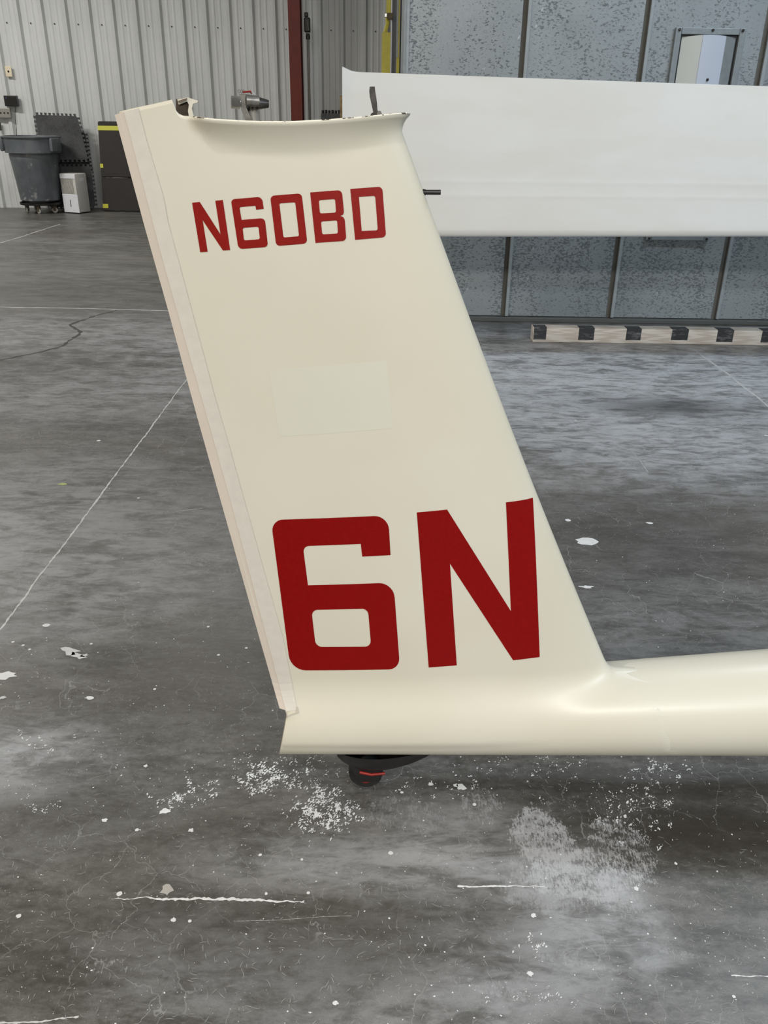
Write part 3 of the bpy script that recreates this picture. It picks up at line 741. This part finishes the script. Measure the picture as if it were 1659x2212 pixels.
# hardware on top of the fin
def tz(px, py, Y): return P(px, py, Y)
def fitting():
    t = bpy.data.objects.new('elevator_fitting', None); t.location = P(540, 262, YF-.01); link(t, GT)
    def ob(name, bm, mat, sm=None):
        me = bpy.data.meshes.new(name); bm.to_mesh(me); bm.free(); me.materials.append(mat)
        o = bpy.data.objects.new(name, me); COL.objects.link(o); o.parent = t
        o.matrix_parent_inverse = Matrix.Translation(-t.location)
        if sm:
            for p in me.polygons: p.use_smooth = True
            me.set_sharp_from_angle(angle=R(sm))
        return o
    Y = YF-.012
    # curved bell crank arm, thick plate seen near edge on
    cen = [(523, 203), (524, 215), (525, 226), (528, 238), (533, 250), (540, 264)]
    wid = [9, 8, 8, 9, 10, 12]
    bm = B(); L = [P(x-w*.72, y, Y) for (x, y), w in zip(cen, wid)]+[P(x+w*.72, y, Y) for (x, y), w in list(zip(cen, wid))[::-1]]
    prism(bm, L, (0, .02, 0)); ob('crank_arm', bm, STEEL)
    tilt = Vector((1, .25, -.05)).normalized()
    def cyl(name, px, py, y, l0, l1, r0_, r1_, mat, seg=24):
        c = P(px, py, y); bm = B(); n = 4
        pts = [c+tilt*(l0+(l1-l0)*k/n) for k in range(n+1)]
        tube(bm, pts, [r0_+(r1_-r0_)*k/n for k in range(n+1)], seg); return ob(name, bm, mat, 40)
    cyl('bolt_head', 506, 221, Y-.002, -.0045, .008, .0085, .0085, STEEL, 6)
    cyl('washer', 513, 221, Y-.002, 0, .004, .0062, .0062, BSTEEL)
    cyl('bushing', 532, 217, Y-.005, 0, .018, .0078, .0072, STEEL)
    cyl('rod_cone', 556, 223, Y+.004, 0, .016, .0088, .0052, DSTEEL)
    for k, x in enumerate((516, 521, 526)):
        c = P(x, 197, Y-.004); bm = B(); tube(bm, [c+Vector((.0015*math.cos(a), .001, .0022*math.sin(a)+.0)) for a in [2*math.pi*j/10 for j in range(11)]], .0006, 6); ob('safety_wire', bm, BSTEEL, 60)
    c0 = P(525, 199, Y-.004); c1 = P(541, 197.5, Y+.004); c2 = P(545, 208, Y+.008)
    bm = B(); tube(bm, [c0, c1, c2], [.0014, .0014, .0008], 6); ob('red_wire', bm, REDM, 60)
    bm = B(); tube(bm, [P(541, 207, Y+.012), P(549, 218, Y+.012), P(547, 240, Y+.012), P(549, 266, Y+.012)], [.008, .009, .007, .008], 12); ob('upright_lug', bm, GMETAL, 60)
    bm = B(); L = [P(x, y, Y+.02) for x, y in ((533, 238), (557, 236), (554, 268), (539, 268))]; prism(bm, L, (0, .004, 0)); ob('bracket_plate', bm, BSTEEL)
    # dark stub under the bushing
    bm = B(); L = [P(x, y, Y+.003) for x, y in ((542, 227), (549, 227), (547, 239), (544, 239))]; prism(bm, L, (0, .006, 0)); ob('stub', bm, DSTEEL)
fitting()
def hook():
    Y = YF-.012
    cen = [(804, 187), (804, 196), (805.5, 208), (808, 222), (810, 236), (812, 247)]; wid = [10, 11.5, 12.5, 11.5, 9.5, 9]
    bm = B(); L = [P(x-w*.55, y, Y) for (x, y), w in zip(cen, wid)]+[P(x+w*.55, y, Y) for (x, y), w in list(zip(cen, wid))[::-1]]
    prism(bm, L, (0, .007, 0)); bmesh.ops.recalc_face_normals(bm, faces=bm.faces)
    obj('locating_lug', bm, DSTEEL, GT, label='dark curved steel lug standing at the front of the fin top')
    c = P(819, 245, Y-.003); bm = B(); lathe(bm, [(.0035, -.003), (.0038, 0), (.0035, .003)], c=c, seg=6, M=Matrix.Rotation(R(90), 3, 'X')); obj('lug_nut', bm, STEEL, GT)
    bm = B(); L = [P(x, y, Y+.001) for x, y in ((799, 250), (803, 244), (812, 241), (823, 243), (826, 249))]; prism(bm, L, (0, .008, 0)); obj('lug_base', bm, DSTEEL, GT)
    # probe socket on the leading edge
    p = P(914, 415.5, YF); q = P(952, 415.5, YF)
    bm = B(); tube(bm, [p-Vector((.01, 0, 0)), q], .0036, 14); tube(bm, [p-Vector((.003, 0, 0)), p+Vector((.004, 0, 0))], [.0052, .0042], 14)
    obj('probe_socket', bm, BLKSAT, GT, smooth=40, label='short black tube sticking out of the leading edge')
hook()
# seal-wheel assembly under the boom
def wheel():
    xc = XZ(800, 1640)[0]; Yw = YF
    bot = bz(xc)-br(xc)
    # curved black fairing hugging the boom underside
    bm = B(); a0 = P(719, 1634, Yw-.05).x; a1 = P(951, 1634, Yw-.05).x
    rows = []; n = 24
    for i in range(n+1):
        s_ = i/n; x = a0+(a1-a0)*s_
        sh = math.sin(math.pi*s_**.75)**.75; dep = .043*sh; row = []
        top = bz(x)-br(x)
        for k in range(13):
            a = math.pi*k/12; w = .058*(.35+.65*sh)
            row.append(bm.verts.new((x, Yw-w*math.cos(a), top+.014-(dep+.012)*math.sin(a)**.6)))
        rows.append(row)
    for a, b in zip(rows, rows[1:]):
        for k in range(12): bm.faces.new((a[k], a[k+1], b[k+1], b[k]))
    bm.faces.new(rows[0]); bm.faces.new(rows[-1]); bmesh.ops.recalc_face_normals(bm, faces=bm.faces)
    obj('wheel_fairing', bm, BLKSAT, GT, smooth=60, label='black fairing under the boom')
    c = Vector((P(790, 1680, Yw-.02).x, Yw, .0362)); M = Matrix.Rotation(R(90), 3, 'X')
    bm = B(); pr = [(.018, -.024), (.030, -.025), (.036, -.018), (.038, -.008), (.038, .008), (.036, .018), (.030, .025), (.018, .024)]; pr = [(a_*.95, b_) for a_, b_ in pr]; lathe(bm, pr, c=c, seg=32, M=M)
    w = obj('tail_wheel', bm, BLACK, GT, smooth=50)
    bm = B(); lathe(bm, [(.017, -.0255), (.017, .0255)], c=c, seg=20, M=M); obj('wheel_hub', bm, REDM, GT, smooth=40, label='red wheel hub')
    for s_ in (-1, 1):
        bm = B(); yy = Yw+s_*.030; prism(bm, [(c.x-.012, yy, .030), (c.x+.012, yy, .030), (c.x+.036, yy, bot-.02), (c.x-.036, yy, bot-.02)], (0, s_*.004, 0)); bmesh.ops.recalc_face_normals(bm, faces=bm.faces)
        obj('wheel_fork', bm, BLKSAT, GT)
    bm = B(); tube(bm, [(c.x-.012, Yw-.040, .062), (c.x+.012, Yw-.041, .057), (c.x+.040, Yw-.040, .060)], .003, 8); obj('red_strap', bm, REDM, GT, smooth=50, label='red strap above the tail wheel')
wheel()

# ------------------------------------------------------------------ things along the back wall
def bin_():
    Y = 11.98; c = P(83, 440, Y); cx_ = P(77, 380, Y).x+.02; cy = Y
    t = thing('rubbish_bin', (cx_, cy, .16), 'large scuffed grey rubbish bin standing on a wheeled dolly by the corrugated wall', 'bin')
    r_b, r_t = .255, .325
    bm = B(); lathe(bm, [(r_b-.02, 0.0), (r_b, .015), (r_b+.045, .50), (r_b+.052, .52), (r_t-.015, .58), (r_t-.02, .60), (r_t+.025, .602), (r_t+.035, .78), (r_t+.052, .785), (r_t+.052, .80), (r_t+.03, .805), (r_t+.015, .79), (r_t-.02, .60), (r_b+.03, .45), (r_b-.03, .03)], c=(cx_, cy, .155), seg=48)
    obj('bin_body', bm, BINM, t, smooth=35)
    for s_ in (-1, 1):
        bm = B(); a = R(200 if s_ < 0 else -20)
        M = Matrix.Translation((cx_, cy, .155)) @ Matrix.Rotation(a, 4, 'Z')
        box(bm, r_t+.02, r_t+.075, -.09, .09, .62, .785, M=M, bev=.018); obj('handle', bm, BINM, t, smooth=35)
    d = thing('bin_dolly', (cx_, cy, 0), 'muddy round wheeled dolly under the grey rubbish bin', 'dolly')
    bm = B(); lathe(bm, [(.20, 0), (.27, .005), (.275, .035), (.262, .035), (.262, .012), (.20, .012)], c=(cx_, cy, .105), seg=40); obj('dolly_plate', bm, BLACK, d, smooth=35)
    for k in range(5):
        a = R(-90+72*k+8); x = cx_+.19*math.cos(a); y = cy+.19*math.sin(a)
        bm = B(); lathe(bm, [(.012, -.012), (.034, -.012), (.038, -.006), (.038, .006), (.034, .012), (.012, .012)], c=(x, y, .038), seg=20, M=Matrix.Rotation(R(90), 3, 'X') @ Matrix.Rotation(R(35*k-40), 3, 'Y')); w = obj('caster_wheel', bm, GRYP, d, smooth=40)
        bm = B(); box(bm, x-.02, x+.02, y-.022, y-.017, .03, .104, bev=.002); box(bm, x-.02, x+.02, y+.017, y+.022, .03, .104, bev=.002); box(bm, x-.02, x+.02, y-.017, y+.017, .09, .104)
        obj('caster_fork', bm, MUD, d)
bin_()

def teeth_loop(w, h, n=10, a=.022):
    pts = []
    def sd(p, q, nrm):
        d = Vector(q)-Vector(p); L = d.length; d.normalize(); nv = Vector(nrm); st = L/n
        for k in range(n):
            b = Vector(p)+d*st*k
            for s_, o in ((.22, 0), (.14, 1), (.50, 1.0), (.62, 1), (.78-.14-.0, 1)): pass
            pts.extend([b+d*st*.30, b+d*st*.22+nv*a, b+d*st*.78+nv*a, b+d*st*.70])
    sd((0, 0), (w, 0), (0, -1)); sd((w, 0), (w, h), (1, 0)); sd((w, h), (0, h), (0, 1)); sd((0, h), (0, 0), (-1, 0))
    return pts
def mat(corners, label, name='rubber_mat', group='interlocking rubber mats'):
    # corners: bottom left, bottom right, top right, top left (world)
    bl, br_, tr, tl = [Vector(c) for c in corners]
    bm = B(); lp = []
    for p in teeth_loop(1, 1, 10, .05):
        u, v_ = p; u = .04+.92*u; v_ = .04+.92*v_; lp.append((bl*(1-u)+br_*u)*(1-v_)+(tl*(1-u)+tr*u)*v_)
    n = (br_-bl).cross(tl-bl).normalized()
    prism(bm, lp, n*-.012)
    o = obj(name, bm, MATM); tag(o, label, 'mat', group); return o
def mats():
    Yb, Ym, Yt = 12.27, 12.37, 12.48
    t1 = [P(88, 350, Ym-.03), P(196, 349, Ym-.03), P(169, 247, Yt-.02), P(71, 243, Yt-.02)]
    mat(t1, 'dark rubber puzzle mat leaning on the wall, upper one behind the bin')
    mat([P(104, 451, Yb+.01), P(210, 450, Yb+.01), P(199, 355, Ym), P(92, 356, Ym)], 'lower dark rubber puzzle mat behind the white air cooler')
    mat([P(98, 375, Ym+.05), P(200, 374, Ym+.05), P(187, 283, Yt+.03), P(84, 279, Yt+.03)], 'dark rubber puzzle mat peeping out behind the upper mat')
mats()
def cooler():
    A = G(173.5, 462); Y = A.y
    # corner nearest the lens at A, front goes left, side goes right
    W, D_, Hh = .245, .20, .505
    yaw = R(-16)
    L = Vector((-math.cos(yaw), -math.sin(yaw), 0)); 
    W = .26; L = Vector((-.244, .089, 0))
    S = Vector((L.y, -L.x, 0)).normalized(); S = Vector((abs(S.x), abs(S.y), 0)); D_ = .225
    X_, Y_ = -L.normalized(), S
    M = Matrix((( -L.normalized().x, S.x, 0, A.x), (-L.normalized().y, S.y, 0, A.y), (0, 0, 1, 0), (0, 0, 0, 1)))
    t = thing('air_cooler', (A.x, A.y, 0), 'small white air cooler with grey grille on the floor right of the bin', 'cooler')
    T = lambda bm: bmesh.ops.transform(bm, matrix=M, verts=bm.verts)
    bm = B(); box(bm, -W, 0, 0, D_, .012, Hh, bev=.012); T(bm); obj('housing', bm, GRYP, t, smooth=40)
    bm = B(); box(bm, -W+.006, -.004, -.006, .004, .012, .245, bev=.004); T(bm); obj('tank_panel', bm, WHTP, t, label='white lower tank panel')
    bm = B(); box(bm, -W+.006, -.004, -.006, .004, .44, .497, bev=.004); T(bm); obj('control_panel', bm, WHTP, t)
    for k in range(11):
        bm = B(); x = -W+.012+k*.0185; box(bm, x, x+.010, -.003, .002, .25, .437); T(bm); obj('grille_slat', bm, GRIL, t)
    bm = B(); box(bm, -.036, -.004, -.006, .004, .249, .438, bev=.002); T(bm); obj('front_rail', bm, GRYP, t)
    bm = B(); box(bm, -W*.52, -W*.52+.010, -.008, -.005, .085, .175); T(bm); obj('water_gauge', bm, BLACK, t, label='black vertical gauge slot')
    bm = B(); box(bm, -.003, .003, .085, .155, .405, .445, bev=.0025); T(bm); obj('grip', bm, WHTP, t)
    bm = B(); box(bm, -.003, .002, .03, .09, .09, .17, bev=.0015); T(bm); obj('side_hatch', bm, GRYP, t)
cooler()
def pad():
    Yb, Yt = 12.22, 12.45
    t = thing('folding_pad', (P(300, 455, Yb).x, Yb, 0), 'large dark brown folding pad with yellow tape leaning on the wall behind the fin', 'pad')
    W = 1.22
    def pt(x, z, o=0): return Vector((x0+x, Yb+(Yt-Yb)*z/1.14-o, z))
    x0 = G(226, 456).x; x0 = P(223, 456, Yb).x
    ztop = 1.14
    for z0, z1 in ((.004, .43), (.44, ztop)):
        bm = B(); hexa(bm, [pt(0, z0), pt(W, z0), pt(W, z1), pt(0.0, z1), pt(0, z0, -.05), pt(W, z0, -.05), pt(W, z1, -.05), pt(0, z1, -.05)])
        bmesh.ops.bevel(bm, geom=bm.edges[:], offset=.01, segments=2, affect='EDGES'); obj('pad_section', bm, PADM, t, smooth=40)
    def tp(xa, xb, za, zb):
        bm = B(); hexa(bm, [pt(xa, za, .003), pt(xb, za, .003), pt(xb, zb, .003), pt(xa, zb, .003), pt(xa, za, -.001), pt(xb, za, -.001), pt(xb, zb, -.001), pt(xa, zb, -.001)]); obj('yellow_tape', bm, YELT, t)
    tp(-.001, W, ztop-.11, ztop-.055); tp(-.001, .04, ztop-.60+.02, ztop-.53+.0); tp(-.001, .075, .045, .10)
pad()
# wall plates and plugs
def wallthing(name, px, py, w, h, d, mat, label, cat, extra=None, yaw=0):
    Y = 12.3
    for _ in range(4): p = P(px, py, Y); Y = wally(p.x)-.036
    p = P(px, py, Y)
    t = thing(name, p, label, cat)
    bm = B(); box(bm, p.x-w/2, p.x+w/2, Y-d, Y+.0, p.z-h/2, p.z+h/2, bev=min(.006, d*.3)); obj('plate' if d < .02 else 'case', bm, mat, t)
    if extra: extra(t, p, Y-d)
    return t
def hole(t, p, y):
    bm = B(); lathe(bm, [(.013, 0), (.013, .003)], c=(p.x, y, p.z), seg=14, M=Matrix.Rotation(R(90), 3, 'X')); obj('jack_hole', bm, BLKSAT, t)
wallthing('wall_plate', 19, 154.5, .085, .125, .012, IVORY, 'ivory wall plate with one dark hole, highest on the corrugated wall at left', 'wall plate', hole)
def cord(t, p, y):
    pts = [P(a, b, 12.2) for a, b in ((34, 229), (32.5, 242), (33, 258), (35.5, 278), (36.5, 300))]
    bm = B(); tube(bm, pts, .004, 6); obj('cord', bm, BLKSAT, t, smooth=60)
    bm = B(); box(bm, p.x-.06, p.x-.045, y-.004, y-.001, p.z+.03, p.z+.04); obj('indicator', bm, plain('purple_led', (90, 70, 150), .3), t)
wallthing('wall_box', 26.5, 218, .175, .13, .06, BLKSAT, 'black electrical box on the wall with a cord hanging behind the bin', 'electrical box', cord)
def gang(t, p, y):
    for k in (-1, 0, 1):
        bm = B(); lathe(bm, [(.011, 0), (.011, .004)], c=(p.x+k*.05+.03, y, p.z), seg=10, M=Matrix.Rotation(R(90), 3, 'X')); obj('socket', bm, BLKSAT, t)
wallthing('outlet_box', 8, 244, .22, .12, .05, GMETAL, 'grey metal outlet box at the left edge under the black box', 'outlet', gang)
wallthing('small_plug', 0, 273, .04, .10, .03, DSTEEL, 'small dark plug at the left edge above the bin rim', 'plug')
# dark junk beside the column, behind the fin
def junk():
    Y = 11.9; a = P(693, 239, Y); b = P(735, 239, Y)
    t = thing('battery_box', ((a.x+b.x)/2, Y, 0), 'dark box with ridged top right of the red column, just above the fin edge', 'box')
    bm = B(); box(bm, a.x, b.x+.03, Y, Y+.25, 0, a.z-.03, bev=.01); obj('box_body', bm, MATM, t)
    n = 6
    for k in range(n):
        x = a.x+(b.x-a.x)*(k+.2)/n; bm = B(); box(bm, x, x+.022, Y+.005, Y+.2, a.z-.03, a.z+.006+.006*(k % 2), bev=.003); obj('ridge', bm, BLACK, t)
junk()

# ------------------------------------------------------------------ floor joints, scratches and paint drops (children of the floor)
WHT = plain('dried_white_paint', (214, 215, 216), .7, 0, .1, 40)
LGT = plain('chalky_filler', (196, 197, 196), .8, 0, .15, 60)
SCR = plain('pale_scratch', (168, 168, 166), .8, 0, .1, 60)
DRK = plain('dark_crack', (74, 73, 70), .9)
def line(name, pts, wpx, mat, rnd, jit=.3, seglen=.012, kind=None, z=.0004, prot=None):
    bm = B(); W = [G(*p) for p in pts]; dense = []
    for a, b in zip(W, W[1:]):
        n = max(1, int((b-a).length/seglen))
        dense += [(a.lerp(b, k/n), (b-a).normalized()) for k in range(n)]
    dense.append((W[-1], (W[-1]-W[-2]).normalized()))
    prev = None; off = 0; N = len(dense)
    for i, (p, d) in enumerate(dense):
        nrm = Vector((-d.y, d.x, 0)); off = off*.8+rnd.uniform(-1, 1)*wpx*jit*.5
        w = wpx*rnd.uniform(1-jit, 1+jit)*.5*(prot(i/N) if prot else 1)
        a = bm.verts.new(p+nrm*(off+w)+Vector((0, 0, z))); b = bm.verts.new(p+nrm*(off-w)+Vector((0, 0, z)))
        if prev: bm.faces.new((prev[0], prev[1], b, a))
        prev = (a, b)
    bmesh.ops.recalc_face_normals(bm, faces=bm.faces)
    for f in bm.faces:
        if f.normal.z < 0: f.normal_flip()
    o = obj(name, bm, mat, floor); return o
rnd = random.Random(11)
j1 = [(430, 785), (402, 821), (344, 900), (290, 972), (222, 1062), (165, 1140), (100, 1225), (40, 1307), (-40, 1414)]
line('floor_joint', j1, .0055, LGT, rnd, .55)
line('floor_joint', [(1500, 756), (1520.5, 771.4), (1580, 815), (1620, 847), (1659, 876.7), (1720, 922)], .012, LGT, rnd, .4, .03)
line('floor_joint', [(-60, 659), (0, 663), (200, 667), (370, 672)], .016, LGT, rnd, .35, .05)
line('floor_joint', [(-10, 528), (50, 510), (130, 484)], .018, SCR, rnd, .5, .05)
line('floor_crack', [(0, 779), (40, 771), (80, 762), (130, 750), (150, 738), (165, 726), (172, 718), (155, 702), (190, 690), (215, 680), (250, 670)], .018, DRK, rnd, .9, .03)
line('floor_crack', [(1362, 970), (1380, 992), (1400, 1020)], .004, SCR, rnd, .5)
line('floor_scratch', [(240, 1941), (330, 1941), (430, 1942), (520, 1943), (600, 1946), (657, 1948)], .0052, WHT, rnd, .55, .004, prot=lambda t: .18+.9*math.sin(math.pi*min(1, t*.95))**1.5 if t < .97 else .8)
line('floor_scratch', [(988, 1915), (1040, 1916), (1100, 1915), (1150, 1914), (1200, 1916)], .0042, WHT, rnd, .5, .004, prot=lambda t: 1-.85*t)
line('floor_scratch', [(505, 1990), (600, 1988), (700, 1980), (760, 1979)], .0007, SCR, rnd, .6, .004)
line('floor_scratch', [(-10, 2210), (80, 2206), (170, 2196)], .0025, LGT, rnd, .6, .004)
line('floor_scratch', [(380, 1105), (437, 1098)], .003, SCR, rnd, .6)
line('floor_scratch', [(1580, 2108), (1659, 2109)], .002, WHT, rnd, .6, .004)
line('floor_scratch', [(60, 1580), (150, 1650)], .0, SCR, rnd, .4) if False else None

def blob(bm, c, r, rnd, z=.0005, el=1, rough=.35, n=9, ang=None):
    ang = rnd.uniform(0, math.pi) if ang is None else ang; vs = []
    for k in range(n):
        a = 2*math.pi*k/n; rr = r*rnd.uniform(1-rough, 1+rough*.6)
        x, y = rr*math.cos(a)*el, rr*math.sin(a); vs.append(bm.verts.new((c[0]+x*math.cos(ang)-y*math.sin(ang), c[1]+x*math.sin(ang)+y*math.cos(ang), z)))
    bm.faces.new(vs)
def pb(px, py, rpx, el=1, rough=.1, ang=0, name='paint_drop', mat=WHT, n=14):
    g = G(px, py); s_ = (g-EYE).length/F
    bm = B(); blob(bm, g, rpx*s_, rnd, .0006, el, rough, n, ang); obj(name, bm, mat, floor)
for a in ((844, 1843, 5), (562, 1847, 3.5), (258, 1931, 5.5), (997, 1700, 9, 1.1, .35), (930, 1694, 6, 1, .4), (868, 1712, 3.5), (1025, 1738, 4), (985, 1697, 5, 1, .4), (400, 1793, 0.1), (197, 1391, 3), (450, 1354, 3), (472, 1415, 3.2), (532, 1400, 3.2), (50, 1394, 3), (64, 1403, 3), (28, 1387, 3), (299, 1076, 3), (334, 1489, 3),
          (296, 1793, 4), (413, 1794, 5, 1.2, .4), (225, 1773, 5, 1.2, .4), (375, 1987, 5, 1, .3), (410, 1990, 3.5), (652, 1857, 3), (666, 1929, 3.5), (575, 1931, 3), (725, 2167, 5, 1, .4), (40, 1979, 5, 1, .4), (315, 1655, 4, 1, .5), (1268, 1170, 17, 1.35, .22), (1227, 1124, 6), (1403, 1130, 5, 1.4, .2), (100, 1351, 6, 1.3, .1), (213, 952, 4), (1145, 2103, 6, 1, .5), (1375, 1920, 5, 1, .4), (1460, 1866, 3), (1585, 2153, 3), (1153, 1977, 5, 1, .5), (1495, 990, 0.1), (1655, 941, 4), (1243, 908, 3)):
    if a[2] > 1: pb(*a)
pb(362, 1921, 14, 1.0, .42, .9, 'paint_flake', plain('greyish_flake', (176, 172, 166), .7), 11)
pb(8, 1460, 13, 2.0, .35, .2, 'paint_flake'); pb(150, 1407, 12, 1.6, .55, -.3, 'paint_flake', LGT, 13); pb(172, 1418, 10, 2.0, .5, -.5, 'paint_flake', LGT, 11); pb(183, 1416, 5, 1.5, .5, .5, 'paint_flake', LGT)
pb(194, 1508, 6, 1.8, .4, -.2, 'paint_flake'); pb(3, 1508, 5, 2.2, .5, .7, 'paint_flake', LGT); pb(356, 1753, 9, 1.2, .5, .3, 'paint_flake'); pb(1268, 1268, 6, 2.5, .5, 0, 'paint_flake')
pb(135, 1046, 5, 1.9, .2, 0, 'tape_scrap', plain('green_scrap', (170, 180, 110), .7))

def stuff(name, bm, mat): o = obj(name, bm, mat, floor); o['kind'] = 'stuff'; return o
def cluster(bm, px, py, sx, sy, n, rmin, rmax, rnd, el=1.6, ang=None):
    for _ in range(n):
        g = G(px+rnd.gauss(0, sx), py+rnd.gauss(0, sy)); 
        blob(bm, g, rnd.uniform(rmin, rmax)*rnd.uniform(.5, 1), rnd, .0005+rnd.uniform(0, .0003), rnd.uniform(1, el*1.4), .6, rnd.choice((5, 6, 7, 8)), rnd.gauss(1.0, .5) if ang is None else ang)
rnd = random.Random(5); bm = B()
sub = random.Random(8)
def chain(px, py, sx, sy, n, m_, r_):
    for _ in range(n):
        a, b = px+sub.gauss(0, sx), py+sub.gauss(0, sy); k = sub.randint(2, m_)
        cluster(bm, a, b, 4, 4, k, r_*.25, r_*.8, sub, 2.0)
chain(570, 1680, 40, 14, 60, 12, .0030); chain(650, 1680, 60, 18, 40, 8, .0026); chain(700, 1750, 35, 22, 105, 12, .0030); chain(640, 1790, 50, 25, 15, 6, .002)
chain(400, 1715, 35, 18, 28, 9, .0030); chain(600, 1640, 60, 15, 20, 6, .0024); chain(70, 1600, 30, 15, 8, 8, .003); chain(110, 1745, 50, 10, 12, 7, .002)
chain(1400, 1740, 45, 50, 45, 8, .0028); chain(1430, 1660, 25, 8, 12, 8, .003); chain(1320, 1730, 70, 25, 30, 7, .0022); chain(1180, 1650, 60, 12, 22, 8, .0022); chain(1140, 2035, 25, 15, 10, 8, .0022); chain(1160, 2150, 50, 10, 12, 6, .002); chain(940, 1690, 60, 16, 20, 6, .0024)
stuff('paint_flecks', bm, WHT)
# fine specks spread over the slab
rnd = random.Random(21); bm = B()
for _ in range(2000):
    y = .78+abs(rnd.gauss(0, .8)); x = rnd.uniform(-1, 1)*(.3+.52*y); r_ = .0004+.0013*rnd.random()**4
    blob(bm, (x, y), r_*(1+.1*y), rnd, .0004, rnd.uniform(1, 1.6), .3, 6)
stuff('paint_specks', bm, WHT)
bm = B()
for _ in range(2600):
    y = .78+abs(rnd.gauss(0, .55)); x = rnd.uniform(-1, 1)*(.3+.55*y)
    if rnd.random() > (.85 if y < 1.15 else .45): continue
    a = rnd.uniform(0, 2*math.pi); L = rnd.uniform(.004, .016); cv = rnd.gauss(0, 60)*.8; w = rnd.uniform(.00025, .0005); n = 5; prev = None
    for k in range(n+1):
        d = (math.cos(a), math.sin(a)); ww = w*(1-abs(k/n-.5)*1.2)
        p = bm.verts.new((x-d[1]*ww, y+d[0]*ww, .0004)); q_ = bm.verts.new((x+d[1]*ww, y-d[0]*ww, .0004))
        if prev: bm.faces.new((prev[0], prev[1], q_, p))
        prev = (p, q_); x += d[0]*L/n; y += d[1]*L/n; a += cv*L/n
for f in bm.faces:
    f.normal_update()
    if f.normal.z < 0: f.normal_flip()
stuff('hair_scratches', bm, plain('hair_scratch', (158, 158, 156), .8, 0, .1, 60))
